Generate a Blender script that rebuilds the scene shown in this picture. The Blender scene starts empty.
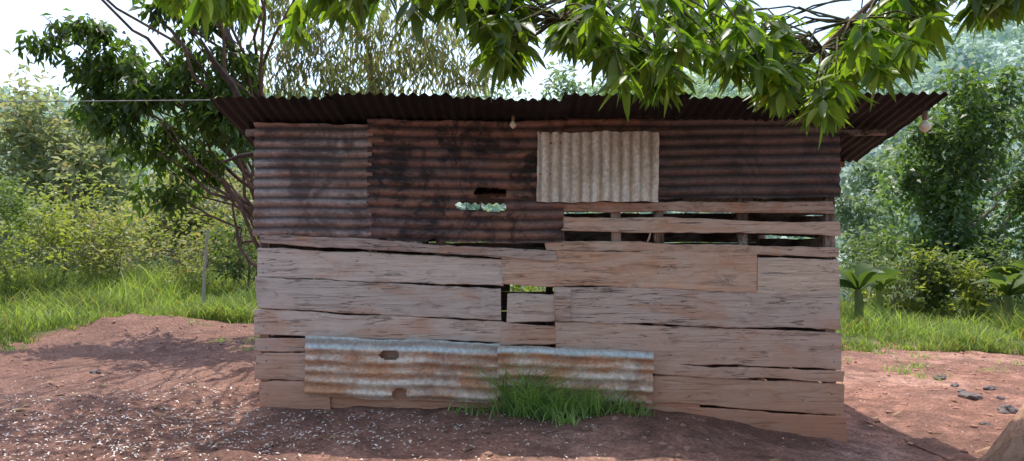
import bpy, math, random
import numpy as np
from mathutils import Vector, Matrix, noise as mnoise
random.seed(7); rng=np.random.default_rng(7)
sc=bpy.context.scene
CAMY=-6.0; CAMZ=1.4; F=768.0
def W(px,py,d):
    return np.array([(px-512)*d/F, CAMY+d, CAMZ+(230.5-py)*d/F])
def X(px): return (px-512)/128.0
def Z(py): return 1.4+(230.5-py)/128.0

# ---------------------------------------------------------------- materials
def newmat(name):
    m=bpy.data.materials.new(name); m.use_nodes=True
    nt=m.node_tree; nt.nodes.clear()
    return m,nt,nt.nodes,nt.links
def ramp(ns,stops,interp='LINEAR'):
    r=ns.new('ShaderNodeValToRGB'); r.color_ramp.interpolation=interp
    e=r.color_ramp.elements
    while len(e)<len(stops): e.new(0.5)
    for i,(p,c) in enumerate(stops):
        e[i].position=p
        e[i].color=(c,c,c,1) if not hasattr(c,'__len__') else (*c,1)
    return r
def noise(ns,ls,vec,scale,detail=5,rough=.55,dist=0.0):
    n=ns.new('ShaderNodeTexNoise'); n.inputs['Scale'].default_value=scale
    n.inputs['Detail'].default_value=detail; n.inputs['Roughness'].default_value=rough
    n.inputs['Distortion'].default_value=dist
    if vec is not None: ls.new(vec,n.inputs['Vector'])
    return n
def mix(ns,ls,a,b,f,mode='MIX'):
    m=ns.new('ShaderNodeMix'); m.data_type='RGBA'; m.blend_type=mode
    for s,v in ((m.inputs[6],a),(m.inputs[7],b),(m.inputs[0],f)):
        if isinstance(v,bpy.types.NodeSocket): ls.new(v,s)
        elif hasattr(v,'__len__'): s.default_value=(*v,1)
        else: s.default_value=v
    return m.outputs[2]
def math_(ns,ls,op,a,b=0.5,c=None,clamp=False):
    m=ns.new('ShaderNodeMath'); m.operation=op; m.use_clamp=clamp
    for i,v in enumerate((a,b,c)):
        if v is None: continue
        if isinstance(v,bpy.types.NodeSocket): ls.new(v,m.inputs[i])
        else: m.inputs[i].default_value=v
    return m.outputs[0]
def mapping(ns,ls,vec,scale):
    m=ns.new('ShaderNodeMapping'); m.inputs['Scale'].default_value=scale
    ls.new(vec,m.inputs['Vector']); return m.outputs[0]
def finish(ns,ls,col,rough=.8,bump=None,bstr=.3,bdist=.01,metal=0.0,spec=.3):
    p=ns.new('ShaderNodeBsdfPrincipled'); o=ns.new('ShaderNodeOutputMaterial')
    if isinstance(col,bpy.types.NodeSocket): ls.new(col,p.inputs['Base Color'])
    else: p.inputs['Base Color'].default_value=(*col,1)
    if isinstance(rough,bpy.types.NodeSocket): ls.new(rough,p.inputs['Roughness'])
    else: p.inputs['Roughness'].default_value=rough
    p.inputs['Metallic'].default_value=metal
    p.inputs['Specular IOR Level'].default_value=spec
    if bump is not None:
        b=ns.new('ShaderNodeBump'); b.inputs['Strength'].default_value=bstr; b.inputs['Distance'].default_value=bdist
        ls.new(bump,b.inputs['Height']); ls.new(b.outputs[0],p.inputs['Normal'])
    ls.new(p.outputs[0],o.inputs[0]); return p,o
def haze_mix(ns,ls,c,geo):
    """paints distance haze into the base colour, paler and bluer further away"""
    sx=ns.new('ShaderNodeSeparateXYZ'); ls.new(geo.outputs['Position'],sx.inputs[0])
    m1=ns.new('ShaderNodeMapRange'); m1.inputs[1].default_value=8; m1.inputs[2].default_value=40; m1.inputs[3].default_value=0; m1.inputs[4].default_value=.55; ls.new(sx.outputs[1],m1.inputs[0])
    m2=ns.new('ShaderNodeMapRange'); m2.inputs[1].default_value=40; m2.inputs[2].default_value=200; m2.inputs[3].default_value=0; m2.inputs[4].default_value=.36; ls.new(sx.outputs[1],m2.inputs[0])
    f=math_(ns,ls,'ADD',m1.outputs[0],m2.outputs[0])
    return mix(ns,ls,c,(.38,.49,.47),f)  # aerial haze painted into the colour by distance

def offs_vec(ns,ls):
    tc=ns.new('ShaderNodeTexCoord'); oi=ns.new('ShaderNodeObjectInfo')
    s=math_(ns,ls,'MULTIPLY',oi.outputs['Random'],37.0)
    v=ns.new('ShaderNodeVectorMath'); v.operation='ADD'
    ls.new(tc.outputs['Object'],v.inputs[0]); ls.new(s,v.inputs[1])
    return v.outputs[0],oi,tc

def wood_mat():
    m,nt,ns,ls=newmat('weathered_wood')
    v,oi,tc=offs_vec(ns,ls)
    geo=ns.new('ShaderNodeNewGeometry')
    g1=noise(ns,ls,mapping(ns,ls,v,(1.0,8,26)),2.0,7,.65,1.1)
    g2=noise(ns,ls,mapping(ns,ls,v,(5,10,150)),2.0,4,.6,.3)
    st=noise(ns,ls,mapping(ns,ls,v,(1.0,1,2.4)),1.9,7,.72,.8)
    r1=ramp(ns,[(.25,.60),(.5,1.0),(.75,1.22)]); ls.new(g1.outputs[0],r1.inputs[0])
    c=mix(ns,ls,oi.outputs['Color'],r1.outputs[0],1.0,'MULTIPLY')
    r2=ramp(ns,[(.35,.84),(.6,1.07)]); ls.new(g2.outputs[0],r2.inputs[0])
    c=mix(ns,ls,c,r2.outputs[0],1.0,'MULTIPLY')
    r3=ramp(ns,[(.45,0),(.57,1)]); ls.new(st.outputs[0],r3.inputs[0])
    c=mix(ns,ls,c,(.68,.56,.48),math_(ns,ls,'MULTIPLY',r3.outputs[0],.5))
    st3=noise(ns,ls,mapping(ns,ls,v,(1.1,1,3.2)),1.4,6,.68,.6)
    r7=ramp(ns,[(.51,0),(.62,1)]); ls.new(st3.outputs[0],r7.inputs[0])
    c=mix(ns,ls,c,(.58,.29,.165),math_(ns,ls,'MULTIPLY',r7.outputs[0],.55))
    st2=noise(ns,ls,mapping(ns,ls,v,(1.3,1,6)),2.1,7,.75,1.0)
    r4=ramp(ns,[(.53,0),(.65,1)]); ls.new(st2.outputs[0],r4.inputs[0])
    c=mix(ns,ls,c,(.14,.09,.075),math_(ns,ls,'MULTIPLY',r4.outputs[0],.58))
    ck=noise(ns,ls,mapping(ns,ls,v,(.7,3,16)),1.6,4,.5,.3)
    d=math_(ns,ls,'ABSOLUTE',math_(ns,ls,'SUBTRACT',ck.outputs[0],.5))
    r6=ramp(ns,[(.0,1),(.010,0)]); ls.new(d,r6.inputs[0])
    ckm=noise(ns,ls,v,2.0,3); r8=ramp(ns,[(.42,0),(.55,1)]); ls.new(ckm.outputs[0],r8.inputs[0])
    ckf=math_(ns,ls,'MULTIPLY',r6.outputs[0],r8.outputs[0])
    c=mix(ns,ls,c,(.03,.018,.015),math_(ns,ls,'MULTIPLY',ckf,.9))
    vo=ns.new('ShaderNodeTexVoronoi'); vo.inputs['Scale'].default_value=1.0; ls.new(mapping(ns,ls,v,(1.7,.01,4.2)),vo.inputs['Vector'])
    r9=ramp(ns,[(.03,1),(.085,0)]); ls.new(vo.outputs['Distance'],r9.inputs[0])
    c=mix(ns,ls,c,(.07,.035,.025),math_(ns,ls,'MULTIPLY',r9.outputs[0],.7))
    sx=ns.new('ShaderNodeSeparateXYZ'); ls.new(geo.outputs['Position'],sx.inputs[0])
    dn=noise(ns,ls,geo.outputs['Position'],3.0,6,.65)
    hz=math_(ns,ls,'ADD',sx.outputs[2],math_(ns,ls,'MULTIPLY',dn.outputs[0],-.9))
    mr=ns.new('ShaderNodeMapRange'); mr.inputs[1].default_value=.40; mr.inputs[2].default_value=-.45
    mr.inputs[3].default_value=0; mr.inputs[4].default_value=.75; ls.new(hz,mr.inputs[0])
    c=mix(ns,ls,c,(.58,.27,.155),mr.outputs[0])
    h=math_(ns,ls,'ADD',g1.outputs[0],math_(ns,ls,'MULTIPLY',g2.outputs[0],.6))
    h=math_(ns,ls,'SUBTRACT',h,ckf)
    finish(ns,ls,c,.85,h,.7,.008,spec=.2)
    return m
def rust_mat(name,base,dark,rust,scorch=.4,streak=.5,toppale=None,ax='X',metal=.1,rough=.7,valley=.5,vcol=(.03,.02,.018)):
    m,nt,ns,ls=newmat(name)
    v,oi,tc=offs_vec(ns,ls)
    sc_s=(1.2,2,5) if ax=='X' else (7,2,1.1)
    n1=noise(ns,ls,mapping(ns,ls,v,sc_s),1.6,7,.68,.4)
    n2=noise(ns,ls,v,3.2,7,.72,.6)
    n3=noise(ns,ls,v,34,4,.6)
    n4=noise(ns,ls,mapping(ns,ls,v,(9,2,1.2)),2.0,5,.6,.3)
    a=ramp(ns,[(.42,0),(.56,1)]); ls.new(n1.outputs[0],a.inputs[0])
    c=mix(ns,ls,base,rust,a.outputs[0])
    s=ramp(ns,[(.5,0),(.64,1)]); ls.new(n4.outputs[0],s.inputs[0])
    c=mix(ns,ls,c,rust,math_(ns,ls,'MULTIPLY',s.outputs[0],streak))
    b=ramp(ns,[(.48,0),(.58,1)]); ls.new(n2.outputs[0],b.inputs[0])
    c=mix(ns,ls,c,dark,math_(ns,ls,'MULTIPLY',b.outputs[0],scorch))
    if toppale:
        sx=ns.new('ShaderNodeSeparateXYZ'); ls.new(tc.outputs['Object'],sx.inputs[0])
        hh=math_(ns,ls,'ADD',sx.outputs[2],math_(ns,ls,'MULTIPLY',n2.outputs[0],.06))
        mr=ns.new('ShaderNodeMapRange'); mr.inputs[1].default_value=toppale[1]; mr.inputs[2].default_value=toppale[1]+.03
        ls.new(hh,mr.inputs[0])
        c=mix(ns,ls,c,toppale[0],math_(ns,ls,'MULTIPLY',mr.outputs[0],.85))
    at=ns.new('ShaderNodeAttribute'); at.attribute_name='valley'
    vf=math_(ns,ls,'MULTIPLY',at.outputs['Fac'],math_(ns,ls,'MULTIPLY',math_(ns,ls,'ADD',n2.outputs[0],.45),valley),clamp=True)  # dirt tone in the valleys, painted in so the ridges stand out
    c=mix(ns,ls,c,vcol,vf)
    f=ramp(ns,[(.3,.72),(.7,1.22)]); ls.new(n3.outputs[0],f.inputs[0])
    c=mix(ns,ls,c,f.outputs[0],1.0,'MULTIPLY')
    finish(ns,ls,c,rough,n3.outputs[0],.25,.002,metal=metal,spec=.4)
    return m
def leaf_mat(name,c1,c2,trans=.45,tcol=None,rough=.45,nscale=1.2,spec=.4,dry=0.0):
    m,nt,ns,ls=newmat(name)
    g=ns.new('ShaderNodeNewGeometry')
    r=ramp(ns,[(0,c1),(1,c2)]); ls.new(g.outputs['Random Per Island'],r.inputs[0])
    n=noise(ns,ls,g.outputs['Position'],nscale,2,.6)
    rr=ramp(ns,[(.32,.6),(.66,1.25)]); ls.new(n.outputs[0],rr.inputs[0])
    c=mix(ns,ls,r.outputs[0],rr.outputs[0],1.0,'MULTIPLY')
    if dry:
        t=ramp(ns,[(1-dry,0),(1-dry+.01,1)])
        q=math_(ns,ls,'FRACT',math_(ns,ls,'MULTIPLY',g.outputs['Random Per Island'],17.3),0)
        ls.new(q,t.inputs[0]); c=mix(ns,ls,c,(.30,.22,.09),t.outputs[0])
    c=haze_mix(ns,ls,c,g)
    p,o=finish(ns,ls,c,rough,spec=spec)
    tr=ns.new('ShaderNodeBsdfTranslucent')
    tc=mix(ns,ls,c,tcol or (1.5,1.6,.5),1.0,'MULTIPLY'); ls.new(tc,tr.inputs[0])
    ms=ns.new('ShaderNodeMixShader'); ms.inputs[0].default_value=trans
    ls.new(p.outputs[0],ms.inputs[1]); ls.new(tr.outputs[0],ms.inputs[2]); ls.new(ms.outputs[0],o.inputs[0])
    return m
def bark_mat(name,c1,c2,sc_=(9,9,2.2)):
    m,nt,ns,ls=newmat(name)
    tc=ns.new('ShaderNodeTexCoord')
    n=noise(ns,ls,mapping(ns,ls,tc.outputs['Object'],sc_),2.0,6,.7,.8)
    r=ramp(ns,[(.3,c1),(.7,c2)]); ls.new(n.outputs[0],r.inputs[0])
    finish(ns,ls,r.outputs[0],.9,n.outputs[0],.9,.03)
    return m
def flat_mat(name,c,rough=.6,metal=0.0,nz=20):
    m,nt,ns,ls=newmat(name)
    tc=ns.new('ShaderNodeTexCoord')
    n=noise(ns,ls,tc.outputs['Object'],nz,5,.6)
    r=ramp(ns,[(.3,tuple(v*.65 for v in c)),(.7,tuple(min(1,v*1.2) for v in c))]); ls.new(n.outputs[0],r.inputs[0])
    finish(ns,ls,r.outputs[0],rough,n.outputs[0],.3,.005,metal=metal)
    return m

# ---------------------------------------------------------------- mesh helpers
def link(o,parent=None):
    sc.collection.objects.link(o)
    if parent: o.parent=parent
    return o
def empty(name,loc=(0,0,0)):
    e=bpy.data.objects.new(name,None); e.location=loc; sc.collection.objects.link(e); return e
def quad_mesh(name,V,Q,mat,parent=None,smooth=False):
    me=bpy.data.meshes.new(name)
    V=np.asarray(V,dtype=np.float32); Q=np.asarray(Q,dtype=np.int32)
    me.vertices.add(len(V)); me.vertices.foreach_set('co',V.ravel())
    me.loops.add(Q.size); me.loops.foreach_set('vertex_index',Q.ravel())
    me.polygons.add(len(Q)); me.polygons.foreach_set('loop_start',np.arange(0,Q.size,4,dtype=np.int32))
    me.polygons.foreach_set('loop_total',np.full(len(Q),4,dtype=np.int32))
    me.update(calc_edges=True); me.validate()
    if smooth: me.polygons.foreach_set('use_smooth',np.ones(len(me.polygons),dtype=bool))
    me.materials.append(mat)
    o=bpy.data.objects.new(name,me); link(o,parent); return o
def norm(a): return a/np.maximum(np.linalg.norm(a,axis=-1,keepdims=True),1e-6)
def rvec(n): return norm(rng.normal(size=(n,3)))
def leaves_detail(P,D,Nn,L,Wd,bend):
    n=len(P); D=norm(D); S=norm(np.cross(D,Nn)); U=np.cross(S,D)
    L=np.broadcast_to(L,(n,))[:,None]; Wd=np.broadcast_to(Wd,(n,))[:,None]; bend=np.broadcast_to(bend,(n,))[:,None]
    vs=[]
    for t,w in ((0,.06),(.22,.40),(.45,.5),(.72,.36),(1,.03)):
        c=P+D*L*t+np.array([0,0,-1.0])*bend*L*t*t
        vs+= [c-S*Wd*w+U*Wd*w*.35, c, c+S*Wd*w+U*Wd*w*.35]
    V=np.stack(vs,1).reshape(-1,3)
    q=[]
    for k in range(4):
        a=k*3; q+=[[a,a+1,a+4,a+3],[a+1,a+2,a+5,a+4]]
    Q=(np.arange(n)[:,None,None]*15+np.array(q)[None]).reshape(-1,4)
    return V,Q
def leaves_simple(P,D,Nn,L,Wd,bend=.15):
    n=len(P); D=norm(D); S=norm(np.cross(D,Nn)); U=np.cross(S,D)
    L=np.broadcast_to(L,(n,))[:,None]; Wd=np.broadcast_to(Wd,(n,))[:,None]
    m=P+D*L*.45+U*L*bend
    V=np.stack([P,m-S*Wd*.5,P+D*L,m+S*Wd*.5],1).reshape(-1,3)
    Q=np.arange(n*4).reshape(-1,4)
    return V,Q
class MB:
    def __init__(s): s.V=[];s.Q=[];s.n=0
    def add(s,V,Q): s.V.append(np.asarray(V));s.Q.append(np.asarray(Q)+s.n); s.n+=len(V)
    def obj(s,name,mat,parent=None,smooth=False):
        return quad_mesh(name,np.concatenate(s.V),np.concatenate(s.Q),mat,parent,smooth)
def tube(mb,pts,radii,k=7,wob=0.0):
    pts=np.asarray(pts,float); n=len(pts)
    T=norm(np.gradient(pts,axis=0)); 
    ref=np.array([.13,.97,.2]); 
    A=norm(np.cross(T,ref)); B=np.cross(T,A)
    th=np.arange(k)*2*math.pi/k
    r=np.asarray(radii)[:,None,None]
    if wob: r=r*(1+wob*rng.normal(size=(n,k,1)))
    V=pts[:,None]+r*(np.cos(th)[None,:,None]*A[:,None]+np.sin(th)[None,:,None]*B[:,None])
    V=V.reshape(-1,3); Q=[]
    for i in range(n-1):
        for j in range(k):
            Q.append([i*k+j,i*k+(j+1)%k,(i+1)*k+(j+1)%k,(i+1)*k+j])
    mb.add(V,Q)
def curve(a,b,n=8,sag=0.0,wig=.05):
    a=np.asarray(a,float);b=np.asarray(b,float); t=np.linspace(0,1,n)[:,None]
    L=np.linalg.norm(b-a)
    p=a+(b-a)*t+np.array([0,0,1])*sag*L*4*t*(1-t)
    w=rng.normal(size=(n,3))*wig*L*np.sin(t*math.pi)
    return p+w
def simple_obj(name,V,Fc,mat,parent=None,smooth=False):
    me=bpy.data.meshes.new(name); me.from_pydata([tuple(v) for v in V],[],Fc); me.update()
    me.materials.append(mat)
    if smooth:
        for p in me.polygons: p.use_smooth=True
    o=bpy.data.objects.new(name,me); link(o,parent); return o

# ---------------------------------------------------------------- terrain
_k=[(rng.uniform(0,6.28),rng.uniform(0,6.28)) for _ in range(60)]
def fn(x,y,s,o=0,n=6):
    r=0
    for i in range(n):
        a,ph=_k[(o+i)%60]; r=r+np.sin((x*math.cos(a)+y*math.sin(a))*s*(1+.37*i)+ph*3)
    return r/n
def sm(t): t=np.clip(t,0,1); return t*t*(3-2*t)
def ground_h(x,y):
    x=np.asarray(x,float);y=np.asarray(y,float)
    h=.015-.275*sm((x-.9)/1.9)
    near=1-sm((y-6)/6)
    rough=1+.9*sm((-x-.5)/2)
    h=h+.030*fn(x,y,2.3,0)*near+.018*fn(x,y,7,8)*near*rough+.012*fn(x,y,16,14,9)*near*rough+.008*fn(x,y,30,40,9)*near*rough
    h=h+.22*np.exp(-((x+5.2)/1.0)**2-((y-4.6)/.8)**2)*(1+.4*fn(x,y,5,4))
    h=h+.12*sm((y-5)/4)*sm((-x-2)/3)
    v=sm((y-9)/32)
    side=sm((x+14)/22)
    h=h-v*(2.0+7*side)
    d=np.maximum(y,0)
    ang=np.where(x>0,1,0)*np.clip(x/np.maximum(d+6,1),0,.9)
    ridge=38+42*ang/.66+ 5*fn(x,y,.02,20)
    h=h+(ridge+8)*sm((y-45)/260)
    h=h+1.6*fn(x,y,.07,25)*sm((y-30)/60)
    return h
def bound(x):
    x=np.asarray(x,float)
    b=np.where(x<0,5.9+np.clip((x+3.5)*.42,-1.4,.4)-1.9*sm((-x-5.2)/1.2),4.7+.15*np.sin(x*1.7))
    return b+.45*fn(x,0*x,2.2,30)
nx,ny=470,420
tx=np.linspace(-1,1,nx); xs=12*tx+520*np.sign(tx)*np.abs(tx)**9
ty=np.linspace(0,1,ny); ys=-10+22*ty+900*ty**9
Xg,Yg=np.meshgrid(xs,ys); Zg=ground_h(Xg,Yg)
V=np.stack([Xg,Yg,Zg],-1).reshape(-1,3)
I=np.arange(nx*ny).reshape(ny,nx)
Q=np.stack([I[:-1,:-1],I[:-1,1:],I[1:,1:],I[1:,:-1]],-1).reshape(-1,4)
gm,nt,ns,ls=newmat('red_earth')
geo=ns.new('ShaderNodeNewGeometry'); pos=geo.outputs['Position']
att=ns.new('ShaderNodeAttribute'); att.attribute_name='grassmask'
n1=noise(ns,ls,pos,.55,6,.65,.5); n2=noise(ns,ls,pos,5,7,.72,.4); n3=noise(ns,ls,pos,38,5,.7); n4=noise(ns,ls,pos,1.6,7,.7,.8)
r1=ramp(ns,[(.3,(.31,.150,.105)),(.5,(.42,.22,.16)),(.68,(.54,.32,.245))]); ls.new(n1.outputs[0],r1.inputs[0])
r2=ramp(ns,[(.32,.55),(.55,1.05),(.7,1.35)]); ls.new(n2.outputs[0],r2.inputs[0])
c=mix(ns,ls,r1.outputs[0],r2.outputs[0],1.0,'MULTIPLY')
r4=ramp(ns,[(.46,0),(.58,1)]); ls.new(n4.outputs[0],r4.inputs[0])
c=mix(ns,ls,c,(.19,.105,.082),math_(ns,ls,'MULTIPLY',r4.outputs[0],.7))
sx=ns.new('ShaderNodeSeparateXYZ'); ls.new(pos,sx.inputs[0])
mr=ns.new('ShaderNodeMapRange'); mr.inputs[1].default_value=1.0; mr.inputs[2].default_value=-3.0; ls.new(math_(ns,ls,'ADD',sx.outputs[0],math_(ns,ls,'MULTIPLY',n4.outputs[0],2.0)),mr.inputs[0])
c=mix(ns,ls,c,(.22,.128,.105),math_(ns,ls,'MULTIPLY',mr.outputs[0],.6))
r3=ramp(ns,[(.35,.62),(.65,1.32)]); ls.new(n3.outputs[0],r3.inputs[0])
c=mix(ns,ls,c,r3.outputs[0],1.0,'MULTIPLY')
gcol=ramp(ns,[(.35,(.07,.085,.03)),(.65,(.14,.16,.05))]); ls.new(n2.outputs[0],gcol.inputs[0])
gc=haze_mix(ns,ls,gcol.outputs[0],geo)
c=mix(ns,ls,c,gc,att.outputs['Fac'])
hh=math_(ns,ls,'ADD',n2.outputs[0],math_(ns,ls,'MULTIPLY',n3.outputs[0],.5))
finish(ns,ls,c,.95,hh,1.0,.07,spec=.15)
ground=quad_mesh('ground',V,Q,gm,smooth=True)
a=ground.data.attributes.new('grassmask','FLOAT','POINT')
gmv=sm((Yg-bound(Xg)-.1+.5*fn(Xg,Yg,5,11))/.5)
a.data.foreach_set('value',gmv.ravel().astype(np.float32))

# ---------------------------------------------------------------- the shack
shack=empty('wooden_shack')
wood=wood_mat()
def plank_geo(L,zt0,zt1,zb0,zb1,t,jag=.006,end0=0.0,end1=0.0):
    n=max(6,int(L/.035)); V=[];Fc=[]
    s1,s2=random.uniform(0,99),random.uniform(0,99)
    for i in range(n+1):
        u=i/n; x=-L/2+L*u
        zt=zt0+(zt1-zt0)*u+jag*1.9*mnoise.noise((x*2.1,s1,0))+jag*.7*mnoise.noise((x*11,s1,3))
        zb=zb0+(zb1-zb0)*u+jag*1.9*mnoise.noise((x*2.1,s2,0))+jag*.7*mnoise.noise((x*11,s2,3))
        bo=.012*mnoise.noise((x*1.3,s1,9))
        e=(end0 if i==0 else 0)+(end1 if i==n else 0)
        b=.006
        V+=[(x+e*.5,-t/2+bo,zt-b),(x+e*.5,-t/2+b+bo,zt),(x+e*.5,t/2+bo,zt),(x-e*.5,t/2+bo,zb),(x-e*.5,-t/2+b+bo,zb),(x-e*.5,-t/2+bo,zb+b)]
    for i in range(n):
        a=i*6
        for j in range(6):
            k=(j+1)%6; Fc.append((a+j,a+k,a+6+k,a+6+j))
    Fc.append((5,4,3,2,1,0)); a=n*6; Fc.append(tuple(a+j for j in range(6)))
    return V,Fc
def plank(name,x0,x1,yt0,yt1,yb0,yb1,y=0.0,col=(.33,.21,.16),t=.026,jag=.010):
    zt0,zt1,zb0,zb1=[Z(v) for v in (yt0+.6,yt1+.6,yb0-.6,yb1-.6)]
    cz=(zt0+zt1+zb0+zb1)/4; L=X(x1)-X(x0)
    V,Fc=plank_geo(L,zt0-cz,zt1-cz,zb0-cz,zb1-cz,t,jag,random.uniform(-.02,.02),random.uniform(-.02,.02))
    o=simple_obj(name,V,Fc,wood,shack); o.location=((X(x0)+X(x1))/2,y,cz); o.color=(*col,1)
    return o
def board(name,p,q,w,t,col,up=(0,0,1)):
    p=Vector(p);q=Vector(q); L=(q-p).length
    V,Fc=plank_geo(L,w/2,w/2,-w/2,-w/2,t,.006)
    o=simple_obj(name,V,Fc,wood,shack); o.color=(*col,1)
    xa=(q-p).normalized(); ya=Vector(up).cross(xa).normalized(); za=xa.cross(ya)
    M=Matrix((xa,ya,za)).transposed().to_4x4(); M.translation=(p+q)/2
    o.matrix_world=M; return o
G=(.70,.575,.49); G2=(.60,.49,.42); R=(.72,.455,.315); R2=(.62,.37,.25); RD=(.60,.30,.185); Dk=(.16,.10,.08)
P=plank
P('front_board_1',262,556,232,250,243,262,-.034,(.44,.32,.28),.022)
P('front_board_2',258,503,247,259,277,287,.0,G)
P('front_board_3',257,501,276,288,308,321,-.008,G2)
P('front_board_4',254,502,309,320,336,343,.006,(.74,.60,.51))
P('front_board_5',256,309,338,338,351,352,-.006,G2)
P('front_board_6',256,309,353,351,379,381,-.008,(.68,.50,.39))
P('front_board_7',260,330,381,379,410,412,.0,(.66,.40,.28))
P('front_board_8',502,756,249,252,284,293,-.008,R)
P('front_board_9',757,839,257,259,293,295,.004,(.74,.57,.44))
P('front_board_10',507,554,293,293,323,322,.006,G)
P('front_board_11',554,839,285,293,321,331,-.0,(.63,.49,.41))
P('front_board_12',556,841,321,332,361,370,.008,(.68,.51,.40))
P('front_board_13',500,557,323,325,345,346,.006,R2)
P('front_board_14',640,843,362,371,375,383,-.006,(.70,.50,.38))
P('front_board_15',640,844,374,384,402,415,.006,(.70,.47,.33))
P('front_board_16',640,846,403,417,424,446,.0,RD)
P('front_board_17',300,520,380,382,416,418,.03,RD)
P('front_board_18',490,700,384,398,414,424,.03,RD)
P('front_board_19',300,650,348,352,380,382,.045,(.05,.03,.025))  # near-black to paint the dark seen through the lower tin hole
P('front_board_20',555,570,286,287,322,322,-.034,G2)
P('front_rail_1',562,833,202,201,212,214,.0,(.44,.26,.19),.03)
P('front_rail_2',560,839,216,221,231,236,-.004,(.68,.49,.39),.03)
P('front_rail_3',545,838,239,248,251,258,-.002,(.62,.41,.30),.03)
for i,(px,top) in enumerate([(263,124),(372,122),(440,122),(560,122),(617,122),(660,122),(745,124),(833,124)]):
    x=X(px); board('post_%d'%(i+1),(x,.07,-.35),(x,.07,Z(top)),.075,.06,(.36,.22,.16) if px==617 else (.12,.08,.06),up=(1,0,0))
SD=1.8
for side,x in (('left',X(262)),('right',X(834))):
    z=-.32
    i=0
    while z<1.72:
        w=random.uniform(.17,.27)
        board('%s_wall_board_%d'%(side,i),(x,.10,z+w/2),(x,SD,z+w/2+random.uniform(-.02,.02)),w-random.uniform(.0,.02),.024,random.choice((G2,R2,Dk)))
        z+=w;i+=1
i=0
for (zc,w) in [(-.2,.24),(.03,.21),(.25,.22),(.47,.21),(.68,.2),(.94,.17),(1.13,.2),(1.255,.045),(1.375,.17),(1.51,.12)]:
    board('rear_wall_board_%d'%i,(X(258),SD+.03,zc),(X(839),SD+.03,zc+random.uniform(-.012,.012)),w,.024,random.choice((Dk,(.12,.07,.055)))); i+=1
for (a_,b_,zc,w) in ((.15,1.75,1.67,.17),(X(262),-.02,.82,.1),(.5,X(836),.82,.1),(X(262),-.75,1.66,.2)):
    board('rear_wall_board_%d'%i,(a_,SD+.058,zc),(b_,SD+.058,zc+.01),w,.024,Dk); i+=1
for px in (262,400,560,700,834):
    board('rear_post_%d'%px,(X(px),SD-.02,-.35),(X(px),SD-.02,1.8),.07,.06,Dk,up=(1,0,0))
ZF=2.365; YF=-.45; SL=.24
def zr(y): return ZF-SL*(y-YF)
for i,y in enumerate((.13,.9,1.75)):
    board('purlin_%d'%i,(-2.12,y,zr(y)-.045),(2.98,y,zr(y)-.045),.05,.045,(.03,.022,.02))
for i,x in enumerate((-1.95,-.9,.35,1.2,2.5)):
    board('rafter_%d'%i,(x,.03,zr(.03)-.085),(x,2.0,zr(2.0)-.105),.07,.045,(.05,.034,.03))
def corr(name,w,h,mat,ridges='H',pitch=.078,amp=.010,holes=(),jag=.01,warp=.012,fine=.03,edge_bite=0.0):
    """sheet in local x (w) and z (h), centred; thickness direction y"""
    if ridges=='H': nu=int(w/fine)+1; nv=int(h/pitch*8)+1
    else: nu=int(w/pitch*8)+1; nv=int(h/fine)+1
    s=random.uniform(0,99); V=[];Fc=[];val=[]
    for j in range(nv+1):
        for i in range(nu+1):
            u=i/nu-.5; v=j/nv-.5; x=u*w; z=v*h
            ph=(z if ridges=='H' else x)/pitch*2*math.pi + 1.2*mnoise.noise((x*.8,z*.8,s+11))
            y=amp*math.sin(ph)*(1+.5*mnoise.noise((x*3,z*3,s)))+warp*mnoise.noise((x*1.7,z*1.7,s+5))+warp*.5*mnoise.noise((x*6,z*6,s+7))
            dx=jag*mnoise.noise((z*9,s,1))*(abs(u)>.499); dz=jag*mnoise.noise((x*9,s,2))*(abs(v)>.499)
            dx+=.006*mnoise.noise((z*2,s,4)); dz+=.014*mnoise.noise((x*2,s,6))
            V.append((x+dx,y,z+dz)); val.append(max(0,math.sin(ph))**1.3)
    for j in range(nv):
        for i in range(nu):
            x=((i+.5)/nu-.5)*w; z=((j+.5)/nv-.5)*h
            skip=False
            for (cx,cz,rx,rz) in holes:
                q=(abs((x-cx)/rx))**4+(abs((z-cz)/rz))**4
                if q<1+.7*mnoise.noise((x*22,z*22,s)): skip=True
            if edge_bite and z<-h/2+.06 and mnoise.noise((x*5,s,2))>.1+(z+h/2)*6: skip=True
            if skip: continue
            a=j*(nu+1)+i; Fc.append((a,a+1,a+nu+2,a+nu+1))
    o=simple_obj(name,V,Fc,mat,shack,True)
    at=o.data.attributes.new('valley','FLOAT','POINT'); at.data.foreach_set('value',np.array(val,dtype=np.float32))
    return o
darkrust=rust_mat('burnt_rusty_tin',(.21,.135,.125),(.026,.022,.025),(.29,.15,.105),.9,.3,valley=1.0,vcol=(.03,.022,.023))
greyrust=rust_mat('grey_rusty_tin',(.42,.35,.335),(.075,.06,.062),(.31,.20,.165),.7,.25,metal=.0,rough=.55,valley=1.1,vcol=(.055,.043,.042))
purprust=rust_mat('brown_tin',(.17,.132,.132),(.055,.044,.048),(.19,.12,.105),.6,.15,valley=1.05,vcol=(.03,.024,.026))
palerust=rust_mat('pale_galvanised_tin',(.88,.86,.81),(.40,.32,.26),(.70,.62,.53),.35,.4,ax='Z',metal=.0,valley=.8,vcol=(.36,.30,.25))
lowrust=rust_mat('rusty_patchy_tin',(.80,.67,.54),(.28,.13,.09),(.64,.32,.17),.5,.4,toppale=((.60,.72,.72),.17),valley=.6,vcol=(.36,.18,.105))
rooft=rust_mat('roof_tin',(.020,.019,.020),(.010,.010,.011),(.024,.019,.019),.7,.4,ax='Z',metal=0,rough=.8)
def place(o,px0,px1,py0,py1,y,rot=0,tilt=0):
    o.location=((X(px0)+X(px1))/2,y,(Z(py0)+Z(py1))/2); o.rotation_euler=(tilt,rot,0); return o
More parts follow.
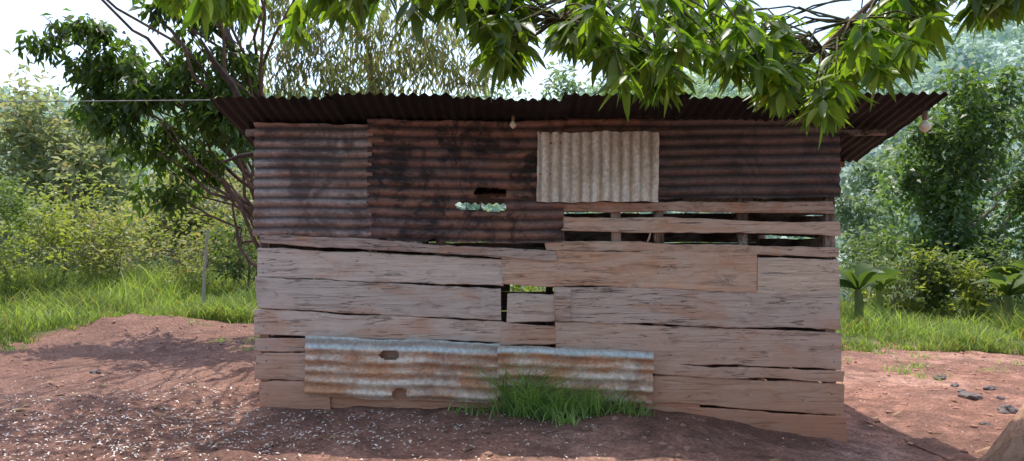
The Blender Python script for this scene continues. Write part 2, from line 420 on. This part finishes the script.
def wh(px0,px1,py0,py1): return X(px1)-X(px0),Z(py0)-Z(py1)
def sheet(name,b,mat,y,rot=0,tilt=0,**k):
    w,h=wh(*b); o=corr(name,w,h,mat,**k); place(o,*b,y,rot,tilt); return o
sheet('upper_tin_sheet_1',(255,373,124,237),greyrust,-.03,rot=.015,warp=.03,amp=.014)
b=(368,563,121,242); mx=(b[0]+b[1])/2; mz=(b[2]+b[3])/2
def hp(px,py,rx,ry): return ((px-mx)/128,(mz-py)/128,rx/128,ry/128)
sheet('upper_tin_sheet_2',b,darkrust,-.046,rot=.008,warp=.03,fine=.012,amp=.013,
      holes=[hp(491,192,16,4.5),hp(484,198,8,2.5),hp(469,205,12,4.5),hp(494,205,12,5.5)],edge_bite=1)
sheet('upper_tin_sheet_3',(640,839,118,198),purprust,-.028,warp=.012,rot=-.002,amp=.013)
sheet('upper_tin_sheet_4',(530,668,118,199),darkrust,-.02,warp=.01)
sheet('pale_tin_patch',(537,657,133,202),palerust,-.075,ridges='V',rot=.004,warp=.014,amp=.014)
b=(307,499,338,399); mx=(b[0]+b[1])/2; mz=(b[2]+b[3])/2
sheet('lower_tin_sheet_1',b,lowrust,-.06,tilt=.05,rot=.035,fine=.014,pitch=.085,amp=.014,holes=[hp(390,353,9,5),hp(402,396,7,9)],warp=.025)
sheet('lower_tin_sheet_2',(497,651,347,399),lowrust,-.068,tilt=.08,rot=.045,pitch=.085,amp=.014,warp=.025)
slope=math.atan(SL)
def roofsheet(name,x0,x1,y0,y1,dz,mat):
    L=(y1-y0)/math.cos(slope)
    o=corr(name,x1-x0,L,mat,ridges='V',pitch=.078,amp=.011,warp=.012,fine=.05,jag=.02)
    o.rotation_euler=(math.pi/2-slope,0,random.uniform(-.006,.006)); o.location=((x0+x1)/2,(y0+y1)/2,zr((y0+y1)/2)+dz)
    return o
x=-2.18;i=0
while x<3.05:
    x1=min(x+.86,3.11)
    if 3.11-x1<.3: x1=3.11
    yf=YF+random.uniform(-.04,.04)
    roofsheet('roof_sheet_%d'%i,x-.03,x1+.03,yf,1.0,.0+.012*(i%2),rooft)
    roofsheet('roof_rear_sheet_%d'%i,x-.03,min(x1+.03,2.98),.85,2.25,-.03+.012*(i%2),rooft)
    i+=1; x=x1
wire=flat_mat('black_wire',(.02,.02,.02),.5)
glassm,nt,ns,ls=newmat('bulb_glass')
tc=ns.new('ShaderNodeTexCoord'); n_=noise(ns,ls,tc.outputs['Object'],30,3)
r_=ramp(ns,[(.3,(.75,.68,.52)),(.7,(.88,.82,.68))]); ls.new(n_.outputs[0],r_.inputs[0]); finish(ns,ls,r_.outputs[0],.15,spec=.6)
sock=flat_mat('bulb_socket',(.25,.16,.09),.4)
def bulb(name,x,y,ztop,zb,s=1.0):
    e=empty(name,(x,y,zb))
    mb=MB(); tube(mb,[(0,0,ztop-zb),(.004,0,(ztop-zb)*.5),(0,0,.05*s)],[.003]*3,5); mb.obj('flex',wire,e)
    mb=MB(); zz=np.array([.055,.05,.02,.0])*s; tube(mb,[(0,0,q) for q in zz],[.006*s,.015*s,.017*s,.014*s],12); mb.obj('socket',sock,e,True)
    mb=MB(); t=np.linspace(0,1,10); r=[.013,.017,.024,.030,.033,.033,.029,.022,.012,.001]
    tube(mb,[(0,0,-.002-q*.075*s) for q in t],[q*s for q in r],14); mb.obj('glass',glassm,e,True)
bulb('light_bulb',W(513,0,5.75)[0],-.25,zr(-.25)-.03,W(0,121,5.75)[2],.75)
bulb('light_bulb',W(925,0,5.62)[0],-.38,zr(-.38)-.0,W(0,120,5.62)[2],1.25)
e=empty('hanging_wire')
mb=MB(); tube(mb,curve((-.42,-.12,2.26),(-.43,-.12,1.9),8,0,.03),[.003]*8,5)
tube(mb,curve((.06,-.25,2.27),(3.04,-.38,2.30),14,-.01,.004),[.003]*14,5)
tube(mb,curve((-.47,-.06,2.2),(-.35,-.07,1.55),8,0,.03),[.002]*8,5); mb.obj('strand',wire,e)
e=empty('power_line'); mb=MB(); tube(mb,curve((-9.5,-.3,2.36),(-2.15,-.35,2.36),20,-.002,0),[.004]*20,5); mb.obj('cable',flat_mat('grey_cable',(.3,.3,.28)),e)
mb=MB()
for (px,py) in [(648,238)]:
    tube(mb,[(X(px)-.01,-.03,Z(py+4)),(X(px),-.05,Z(py)),(X(px)+.01,-.06,Z(py-6))],[.006,.008,.005],6)
mb.obj('peg',flat_mat('peg_pale',(.5,.35,.25)),shack)
mb=MB()
for px in (266,372,485,562,660,745,832):
    for py in (265,272,298,305,328,345,360,395,253,243):
        if random.random()<.6:
            x=X(px)+random.uniform(-.02,.02); z=Z(py)+random.uniform(-.02,.02)
            tube(mb,[(x,-.02,z),(x,-.026,z)],[.006,.004],6)
mb.obj('nails',flat_mat('nail_iron',(.05,.04,.04)),shack)

# ---------------------------------------------------------------- vegetation
bark=bark_mat('brown_bark',(.07,.045,.035),(.22,.15,.11))
barkg=bark_mat('grey_bark',(.12,.10,.08),(.30,.25,.20))
mango_bark=bark_mat('mango_bark',(.13,.07,.045),(.50,.31,.21),(5,5,3))
twigm=bark_mat('green_twig',(.07,.07,.03),(.16,.13,.06))
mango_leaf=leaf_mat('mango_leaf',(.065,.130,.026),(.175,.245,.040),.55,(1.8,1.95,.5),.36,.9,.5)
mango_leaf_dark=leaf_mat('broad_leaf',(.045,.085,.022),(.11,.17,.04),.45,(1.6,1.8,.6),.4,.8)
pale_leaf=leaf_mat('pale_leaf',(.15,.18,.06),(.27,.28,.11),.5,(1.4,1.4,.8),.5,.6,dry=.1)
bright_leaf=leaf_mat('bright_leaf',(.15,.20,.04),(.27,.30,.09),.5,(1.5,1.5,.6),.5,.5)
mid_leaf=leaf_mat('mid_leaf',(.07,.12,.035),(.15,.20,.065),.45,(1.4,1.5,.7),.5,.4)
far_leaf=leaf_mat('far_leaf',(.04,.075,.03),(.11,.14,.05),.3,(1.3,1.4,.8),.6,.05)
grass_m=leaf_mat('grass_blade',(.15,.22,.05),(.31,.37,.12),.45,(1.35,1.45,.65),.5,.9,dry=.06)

def foliage(mb,clusters,n_per,L,Wd,droop=.5,detail=False,sub=6):
    for c,r in clusters:
        k=max(2,int(sub))
        cen=np.asarray(c)+rvec(k)*r*np.cbrt(rng.uniform(.05,1,(k,1)))*np.array([1,1,.8])
        for q in cen:
            n=max(3,int(n_per/k*rng.uniform(.6,1.4)))
            P_=q+rng.normal(size=(n,3))*r*.24
            D=norm(rvec(n)*np.array([1,1,.6])+np.array([0,0,-droop])+norm(P_-q)*.4)
            Nn=norm(rvec(n)*.8+np.array([0,0,1]))
            l=L*rng.uniform(.6,1.25,n); w=Wd*rng.uniform(.7,1.2,n)
            if detail: mb.add(*leaves_detail(P_,D,Nn,l,w,.25))
            else: mb.add(*leaves_simple(P_,D,Nn,l,w))
def tree(name,base,clusters,leafmat,barkmat,tr=.12,n_per=200,L=.12,Wd=.04,droop=.5,sub=6,top=None,detail=False):
    e=empty(name,tuple(base)); base=np.asarray(base,float)
    mb=MB(); cs=[(np.asarray(c)-base,r) for c,r in clusters]
    cen=np.mean([c for c,r in cs],axis=0); hz=max(c[2] for c,r in cs)
    t=np.asarray(top)-base if top is not None else np.array([cen[0]*.7,cen[1]*.7,hz*.75])
    tp=curve((0,0,-.2),t,9,0,.03); rr=np.linspace(tr,tr*.35,9); rr[0]*=1.35
    tube(mb,tp,rr,9,.05)
    for c,r in cs:
        j=int(np.clip(c[2]/max(t[2],.1)*6,1,7)); 
        j=max(1,j-rng.integers(0,3))
        cp=curve(tp[j],c,8,.06,.04); tube(mb,cp,np.linspace(rr[j]*.35,.006,8),6)
        for q in range(3):
            tube(mb,curve(cp[5+q%3],c+rvec(1)[0]*r*.9,5,0,.05),np.linspace(.010,.004,5),5)
    mb.obj('trunk_and_limbs',barkmat,e,True)
    mb=MB(); foliage(mb,cs,n_per,L,Wd,droop,detail,sub); mb.obj('foliage',leafmat,e)
    return e
def C(lst,d,r,j=.6):
    return [(W(px,py,d+rng.uniform(-j,j)),r*rng.uniform(.8,1.2)) for px,py in lst]
def gz(x,y): return float(ground_h(x,y))
def gp(x,y): return (x,y,gz(x,y))
cl=C([(45,32),(84,30),(126,60),(112,85),(150,100),(182,62),(212,98),(172,140),(205,165),(228,128),(118,128),(152,160),(165,190),(240,62),(180,18),(232,14),(200,120),(140,78),(95,100),(190,85),(225,85),(100,60),(240,105)],9.7,.30,.5)
cl+=C([(60,-140),(130,-180),(200,-130),(20,-190),(120,-230),(220,-230),(60,-270),(160,-300),(250,-180),(-40,-150),(-30,-260),(-90,-210),(300,-120),(-140,-150),(-120,-280),(330,-220)],7.8,.60)  # unseen crown above the frame, added to shade the left yard
tree('shade_tree',gp(-2.75,4.6),cl,mango_leaf_dark,bark,.12,260,.16,.06,1.0,7,top=W(205,-60,9.6))
e=empty('bare_branch',tuple(W(262,150,8.6)))
o0=W(262,150,8.6); mb=MB()
tube(mb,[W(262,150,8.6)-o0,W(250,120,8.5)-o0,W(232,85,8.3)-o0,W(214,62,8.2)-o0,W(200,38,8.1)-o0],[.045,.04,.035,.03,.012],8,.05)
tube(mb,[W(265,152,8.6)-o0,W(240,156,8.6)-o0,W(220,163,8.6)-o0],[.03,.025,.012],7)
mb.obj('limb',bark_mat('limb_bark',(.03,.02,.016),(.10,.065,.05)),e,True)
cl=C([(290,20),(320,45),(350,25),(345,72),(385,45),(390,85),(420,25),(425,65),(455,45),(465,85),(310,85),(300,-15),(360,-20),(430,-20),(275,75)],14.5,.6)
tree('drooping_tree',gp(-2.6,8.5),cl,pale_leaf,barkg,.10,400,.24,.045,1.5,9)
cl=C([(10,130),(40,115),(70,130),(25,160),(60,160),(95,150),(10,195),(45,200),(85,190),(110,175),(10,235),(50,240),(90,235),(125,205),(60,270),(20,275)],27,1.4,2)
tree('tall_tree',gp(-16.5,21),cl,pale_leaf,barkg,.25,480,.36,.16,.4,9)
cl=C([(150,205),(175,195),(200,215),(230,190),(250,205),(215,235),(180,235),(245,235),(140,240)],20,.9,1)
tree('tall_tree',gp(-8,14.5),cl,pale_leaf,barkg,.14,380,.26,.11,.4,8)
cl=C([(500,98),(560,94),(620,96),(690,94),(740,90),(790,98),(530,120),(600,120),(680,120),(760,120),(820,115)],34,1.4,2)
tree('tall_tree',gp(6,28),cl,mid_leaf,barkg,.3,280,.36,.17,.4,8)
cl=C([(965,95),(1000,92),(940,125),(965,120),(990,128),(1030,120),(945,160),(970,160),(1010,165),(925,178),(930,205),(955,200),(990,205),(1035,200),(935,240),(965,240),(1000,245),(908,245),(945,275),(985,280),(1045,160),(930,145),(905,200)],17.5,.66,.9)
tree('vine_covered_tree',gp(10.6,11.8),cl,mango_leaf_dark,barkg,.2,500,.17,.10,.6,9)
cl=C([(850,205),(872,180),(880,215),(862,240),(875,255),(900,160)],30,1.1,2)
tree('tall_tree',gp(13.5,24),cl,mid_leaf,barkg,.15,380,.32,.15,.4,8)
def shrub(px,d,w,h,mat,n=800,L=.13,Wd=.06):
    x=(px-512)*d/F; y=CAMY+d; b=gp(x,y); cl=[]
    for _ in range(7):
        cl.append(((x+rng.uniform(-.5,.5)*w,y+rng.uniform(-.4,.4)*w,b[2]+h*rng.uniform(.2,.85)),.30*w))
    tree('shrub',b,cl,mat,barkg,.03,n//5,L,Wd,.0,5)
for px,d,w,h,mt in [(15,14,1.8,1.3,bright_leaf),(60,15,1.6,2.0,bright_leaf),(120,15.5,1.8,1.5,pale_leaf),(165,17,2.0,2.2,bright_leaf),(205,15,1.5,1.7,pale_leaf),(248,14.5,1.3,1.7,mid_leaf),(95,18,2.4,2.6,bright_leaf),(225,18,2,2.6,pale_leaf),(35,18,2.4,2.3,bright_leaf),
                    (-30,14,1.8,2.3,mid_leaf),(855,16,1.5,1.6,mid_leaf),(892,15,1.4,1.4,bright_leaf),(925,15,1.5,1.2,mid_leaf),(985,14.5,1.5,1.1,bright_leaf),(1025,15,1.6,1.5,mid_leaf),(870,21,2.5,2.0,pale_leaf),(560,13.5,1.6,1.3,bright_leaf),(640,14,1.6,1.6,bright_leaf),(470,14,1.6,1.6,bright_leaf)]:
    shrub(px,d,w,h,mt)
def banana(px,d,s):
    x=(px-512)*d/F; y=CAMY+d; b=gp(x,y); e=empty('banana_plant',b); mb=MB()
    tube(mb,[(0,0,-.1),(.02,0,.4*s),(.0,.02,.7*s)],[.09*s,.075*s,.04*s],9); mb.obj('pseudostem',bright_leaf,e,True)
    n=11; a=rng.uniform(0,6.28,n); D=np.stack([np.cos(a),np.sin(a),rng.uniform(.4,2.2,n)],-1)
    mb=MB(); P_=np.tile([0,0,.6*s],(n,1)); mb.add(*leaves_detail(P_,D,np.tile([0,0,1.0],(n,1))+rvec(n)*.5,1.25*s*rng.uniform(.8,1.1,n),.30*s,.55)); mb.obj('fronds',mid_leaf,e,True)
banana(858,13.5,1.0); banana(1008,13,.9); banana(1040,14,1.1); banana(878,14.5,.9)
e=empty('wooden_stake',gp(-5.15,6.8)); mb=MB(); tube(mb,[(0,0,-.2),(.02,0,.6),(.08,0,1.35)],[.03,.026,.022],7,.05); mb.obj('pole',bark_mat('pole_wood',(.3,.25,.2),(.55,.48,.4)),e)
mb=MB(); nT=1300
yy=30+240*rng.uniform(0,1,nT)**1.3; xx=rng.uniform(-.74,.74,nT)*(yy+6)
keep=~((yy<38)&(np.abs(xx)<3)); yy=yy[keep];xx=xx[keep]; hh_=ground_h(xx,yy)
for x,y,h in zip(xx,yy,hh_):
    r=rng.uniform(1.2,3.4)*(1+y/230); n=100
    v=rvec(n); v[:,2]=np.abs(v[:,2])*1.2-.15
    lump=1+.25*np.sin(v[:,0]*5+x)*np.sin(v[:,1]*5+y)
    P_=np.array([x,y,h+r*.4])+v*r*rng.uniform(.7,1.05,(n,1))*lump[:,None]
    mb.add(*leaves_simple(P_,rvec(n),v+rvec(n)*.6,r*.36,r*.30))
mb.obj('distant_forest',far_leaf)
def blades(mb,x,y,h,wd,lean=.5):
    n=len(x); z=ground_h(x,y)-.01; P_=np.stack([x,y,z],-1)
    a=rng.uniform(0,6.28,n); S=np.stack([np.cos(a),np.sin(a),0*a],-1)
    b=rng.uniform(0,6.28,n); Ln=np.stack([np.cos(b),np.sin(b),0*b],-1)*(lean*rng.uniform(.1,1,n))[:,None]
    h=h[:,None]; wd=np.broadcast_to(wd,(n,))[:,None]; up=np.array([0,0,1.0])
    m=P_+up*h*.55+Ln*h*.3; t=P_+up*h*.95+Ln*h*1.0
    V=np.stack([P_-S*wd*.5,P_+S*wd*.5,m-S*wd*.42,m+S*wd*.42,t-S*wd*.06,t+S*wd*.06],1).reshape(-1,3)
    Q=(np.arange(n)[:,None,None]*6+np.array([[0,1,3,2],[2,3,5,4]])[None]).reshape(-1,4)
    mb.add(V,Q)
mb=MB()
for (xa,xb,nn) in ((-14,-1.2,50000),(2.2,14,48000),(-1.2,2.2,5000)):
    x=rng.uniform(xa,xb,nn); dy=rng.uniform(0,1,nn)**1.5*8; y=bound(x)+dy-.25
    dens=fn(x,y,1.4,5)+.6*fn(x,y,4,17)+.4*fn(x,y,9,33); k=(dens>-.25)|((dy>1.2)&(dens>-.7))|(dy>3); x=x[k];y=y[k];dy=dy[k];dens=dens[k]
    h=(.05+.07*sm(dy/1.5)+.22*sm(dens*1.2+.2)+.22*sm((dy-3)/3)*sm((-x)/2))*rng.uniform(.4,1.5,len(x))
    blades(mb,x,y,h,.018,1.1)
mb.obj('grass',grass_m)
e=empty('grass_tuft',(0,0,0)); mb=MB(); 
for cx_,cy_,s,n,hh_ in ((.06,-.14,.07,300,.31),(.18,-.16,.06,190,.24),(.33,-.22,.10,260,.19),(.50,-.13,.06,140,.20),(.66,-.17,.09,160,.16),(.88,-.15,.06,70,.13),(-.1,-.12,.12,60,.10),(.4,-.5,.04,40,.10),(.95,-.3,.05,30,.07),(-.35,-.1,.1,40,.07)):
    x=rng.normal(cx_,s,n); y=np.minimum(rng.normal(cy_,s*.8,n),-.09); blades(mb,x,y,hh_*rng.uniform(.3,1.6,n),.011,1.6)
tuft_m=leaf_mat('tuft_blade',(.17,.28,.08),(.38,.50,.18),.45,(1.3,1.5,.6),.45,5)
mb.obj('blades',tuft_m,e)
mb=MB()
for xa,xb,ya,yb in ((2.6,7,2.0,4.7),(-8,-2.5,2.8,5.6)):
    for _ in range(16):
        cx_=rng.uniform(xa,xb); cy_=rng.uniform(ya,yb)**1; n=int(rng.integers(8,30)); blades(mb,rng.normal(cx_,.10,n),rng.normal(cy_,.08,n),.07*rng.uniform(.5,1.5,n),.013,1.4)
mb.obj('sparse_weeds',tuft_m)

# mango tree: trunk to the right of the yard, limbs over the foreground
tb=np.array(gp(4.05,-1.0)); e=empty('mango_tree',tuple(tb)); mb=MB(); mbt=MB()
tp=np.array([(4.05,-1.0,-.5),(4.02,-1.02,-.1),(4.0,-1.05,.4),(3.98,-1.2,1.2),(3.95,-1.4,2.2),(3.9,-1.6,3.1)])-tb
tube(mb,tp,[.66,.48,.36,.31,.29,.27],16,.05)
for a_,l,w_ in ((2.95,1.0,.17),(3.6,.9,.16),(2.2,.9,.14),(4.8,.9,.14),(.6,.9,.15)):
    p0=tp[2]*.6; dx,dy=math.cos(a_)*l,math.sin(a_)*l
    tube(mb,[p0+(dx*.15,dy*.15,.12),p0+(dx*.5,dy*.5,-.02),(dx*.8,dy*.8,.03),(dx*1.15,dy*1.15,-.08)],[.2,w_,w_*.75,.03],10,.07)
top=tp[-1]
limbs=[]
for q in [(2.6,-2.2,3.35),(.9,-2.1,3.3),(-.9,-2.2,3.2),(-2.6,-2.3,3.2),(1.8,-1.2,3.7),(2.2,-3.6,3.9),(-.2,-3.2,3.8),(5.6,-.8,4.0),(4.6,-3,4.1)]:
    cp=curve(top if q[0]>1.5 else limbs[0][5],np.array(q)-tb,10,.05,.02); limbs.append(cp)
    tube(mb,cp,np.linspace(.10 if q[0]>1.5 else .06,.018,10),8)
cp=curve(limbs[0][7],W(822,48,4.2)-tb,9,.03,.015); limbs.append(cp); tube(mb,cp,np.linspace(.026,.009,9),7)
cp=curve(limbs[1][6],W(560,20,4.2)-tb,9,.03,.015); limbs.append(cp); tube(mb,cp,np.linspace(.018,.007,9),7)
allp=np.concatenate(limbs)
prof_x=[100,150,200,255,285,310,360,400,440,480,500,540,560,600,630,660,690,700,740,775,800,830,850,880,920,960,1005,1040,1200]
prof_y=[-5,12,22,30,58,36,18,38,16,40,80,90,60,66,108,106,70,90,84,114,136,130,100,96,66,48,24,20,30]
mbl=MB(); nW=0
def whorl(c,n,L,out):
    d=rvec(n)*np.array([1,1,.55])*1.15+out+np.array([0,0,-.58])
    Nn=rvec(n)*.6+np.array([0,0,1.0])
    mbl.add(*leaves_detail(np.tile(c,(n,1))+rvec(n)*.03,d,Nn,L*rng.uniform(.6,1.2,n),.046*rng.uniform(.75,1.2,n),rng.uniform(.03,.25,n)))
tries=0
while nW<390 and tries<12000:
    tries+=1
    px=rng.uniform(140,1030); d=rng.uniform(3.5,5.2)
    lim=np.interp(px,prof_x,prof_y)
    py=lim-22-abs(rng.normal())*34
    if px<470 and rng.uniform()<.55: continue
    g=math.sin(px*.045+d*1.3)+math.sin(px*.11+py*.05)
    if g<-.45: continue
    c=W(px,py,d)-tb
    j=np.argmin(np.linalg.norm(allp-c,axis=1)+rng.uniform(0,.35,len(allp))); a0=allp[j]
    if np.linalg.norm(a0-c)>1.9: continue
    cp=curve(a0,c,6,.06,.025); tube(mbt,cp,np.linspace(.007,.0035,6),5)
    whorl(c,int(rng.integers(8,14)),.155,norm(c-a0)*.4)
    if rng.uniform()<.5: whorl(cp[4],6,.14,rvec(1)[0]*.3)
    nW+=1
for k_ in range(150):
    a0=allp[rng.integers(0,len(allp))]
    c=a0+rng.normal(size=3)*np.array([.8,.8,.45])+np.array([0,-.2,.55])
    if c[2]+tb[2]<2.75+ .3*(c[1]+tb[1]+6-4): continue
    whorl(c,9,.19,rvec(1)[0]*.4)
mb.obj('trunk_and_limbs',mango_bark,e,True)
mbt.obj('twigs',twigm,e,True)
mbl.obj('foliage',mango_leaf,e,True)

# ---------------------------------------------------------------- ground clutter
litter=flat_mat('dry_litter',(.78,.70,.62),.8,0,3)
mb=MB(); n=3600
x=rng.normal(-2.5,1.6,n); y=rng.normal(-.7,.75,n); k=(x<.6)&((y<-.12)|(x<-2.05)); x=x[k];y=y[k]; n=len(x)
Pp=np.stack([x,y,ground_h(x,y)+.011],-1); D=rvec(n)*np.array([1,1,.2]); 
mb.add(*leaves_simple(Pp,D,np.tile([0,0,1.0],(n,1))+rvec(n)*.4,rng.uniform(.012,.042,n),rng.uniform(.007,.016,n)))
n=900; x=rng.uniform(-5,6,n); y=rng.uniform(-2,4.5,n); k=(y<-.1)|(x<-2.05)|(x>2.7); x=x[k];y=y[k];n=len(x)
Pp=np.stack([x,y,ground_h(x,y)+.010],-1)
mb.add(*leaves_simple(Pp,rvec(n)*np.array([1,1,.15]),np.tile([0,0,1.0],(n,1))+rvec(n)*.3,rng.uniform(.01,.03,n),rng.uniform(.006,.012,n)))
mb.obj('husk_litter',litter)
brownl=leaf_mat('fallen_leaf',(.20,.11,.06),(.38,.25,.13),.1,(1,1,1),.7,2)
mb=MB(); n=320; x=rng.uniform(-5,5.5,n); y=rng.uniform(-2,4.5,n); k=(y<-.15)|(x<-2.05)|(x>2.7); x=x[k];y=y[k];n=len(x)
Pp=np.stack([x,y,ground_h(x,y)+.012],-1)
mb.add(*leaves_detail(Pp,rvec(n)*np.array([1,1,.1]),np.tile([0,0,1.0],(n,1))+rvec(n)*.3,rng.uniform(.05,.11,n),.028,.03)); mb.obj('fallen_leaves',brownl)
import bmesh
def rock(name,x,y,s,mat,sq=(1,.8,.5)):
    bm=bmesh.new(); bmesh.ops.create_icosphere(bm,subdivisions=3,radius=1)
    o_=random.uniform(0,99)
    for v in bm.verts:
        q=v.co.copy(); f=1+.45*mnoise.noise((q.x*1.3+o_,q.y*1.3,q.z*1.3))+.2*mnoise.noise((q.x*4+o_,q.y*4,q.z*4))
        v.co=Vector((q.x*f*sq[0]*s,q.y*f*sq[1]*s,q.z*f*sq[2]*s))
    me=bpy.data.meshes.new(name); bm.to_mesh(me); bm.free(); me.materials.append(mat)
    o=bpy.data.objects.new(name,me); link(o); o.location=(x,y,gz(x,y)+s*.08); o.rotation_euler=(0,0,random.uniform(0,6)); return o
stone=flat_mat('dark_stone',(.14,.115,.11),.85,0,12)
for px,d,s in ((970,7.6,.11),(940,8.6,.07),(1008,7.0,.10),(955,8.2,.05),(990,8.0,.06),(985,6.6,.04),(962,7.9,.05),(1000,7.5,.05),(240,9.5,.06),(95,7.4,.05)):
    rock('stone',(px-512)*d/F,CAMY+d,s,stone)
redst=flat_mat('red_clod',(.34,.185,.135),.95,0,14)
bm=bmesh.new(); bmesh.ops.create_icosphere(bm,subdivisions=1,radius=1); cv=[v.co.copy() for v in bm.verts]; cf=[[v.index for v in f.verts] for f in bm.faces]; bm.free()
V=[];Fc=[]
for _ in range(2600):
    x=random.uniform(-6,6.5); y=random.uniform(-2,5)
    if -2.05<x<2.65 and y>-.05: continue
    s=random.choice((.006,.008,.011,.018)) if random.random()<.93 else .032
    z=gz(x,y); b0=len(V)
    for q in cv: V.append((x+q.x*s*random.uniform(.7,1.3),y+q.y*s*random.uniform(.7,1.3),z+q.z*s*.7))
    Fc+=[[b0+i for i in f] for f in cf]
simple_obj('earth_clods',V,Fc,redst)
e=empty('exposed_root'); mb=MB()
pts=[]
for px,d in ((850,7.0),(880,6.5),(910,6.05),(940,5.7),(965,5.4),(985,5.15)):
    x=(px-512)*d/F; y=CAMY+d; pts.append((x,y,gz(x,y)+.0))
tube(mb,pts,[.005,.010,.011,.011,.010,.006],7,.1); mb.obj('root',bark_mat('root_bark',(.2,.1,.07),(.36,.2,.15)),e,True)

# ---------------------------------------------------------------- light, sky, camera
EL=math.radians(69); AZ=math.radians(-16)
w=bpy.data.worlds.new('World'); sc.world=w; w.use_nodes=True; nt=w.node_tree
bg=nt.nodes['Background']; sky=nt.nodes.new('ShaderNodeTexSky'); sky.sky_type='NISHITA'; sky.sun_disc=False
sky.sun_elevation=EL; sky.sun_rotation=AZ; sky.air_density=1.0; sky.dust_density=2.5; sky.ozone_density=.8
nt.links.new(sky.outputs[0],bg.inputs[0]); bg.inputs[1].default_value=.32
sl=bpy.data.lights.new('sun','SUN'); sl.energy=5.0; sl.angle=math.radians(.5); sl.color=(1,.94,.84)
so=bpy.data.objects.new('sun',sl); link(so)
dirv=Vector((math.sin(AZ)*math.cos(EL),math.cos(AZ)*math.cos(EL),math.sin(EL)))
so.rotation_euler=dirv.to_track_quat('Z','Y').to_euler(); so.location=dirv*30
cam=bpy.data.cameras.new('camera'); co=bpy.data.objects.new('camera',cam); link(co)
co.location=(0,CAMY,CAMZ); co.rotation_euler=(math.pi/2,0,0); cam.lens=27; cam.sensor_width=36; cam.clip_end=3000; cam.clip_start=.05
sc.camera=co
sc.view_settings.view_transform='Standard'; sc.view_settings.look='None'; sc.view_settings.exposure=0
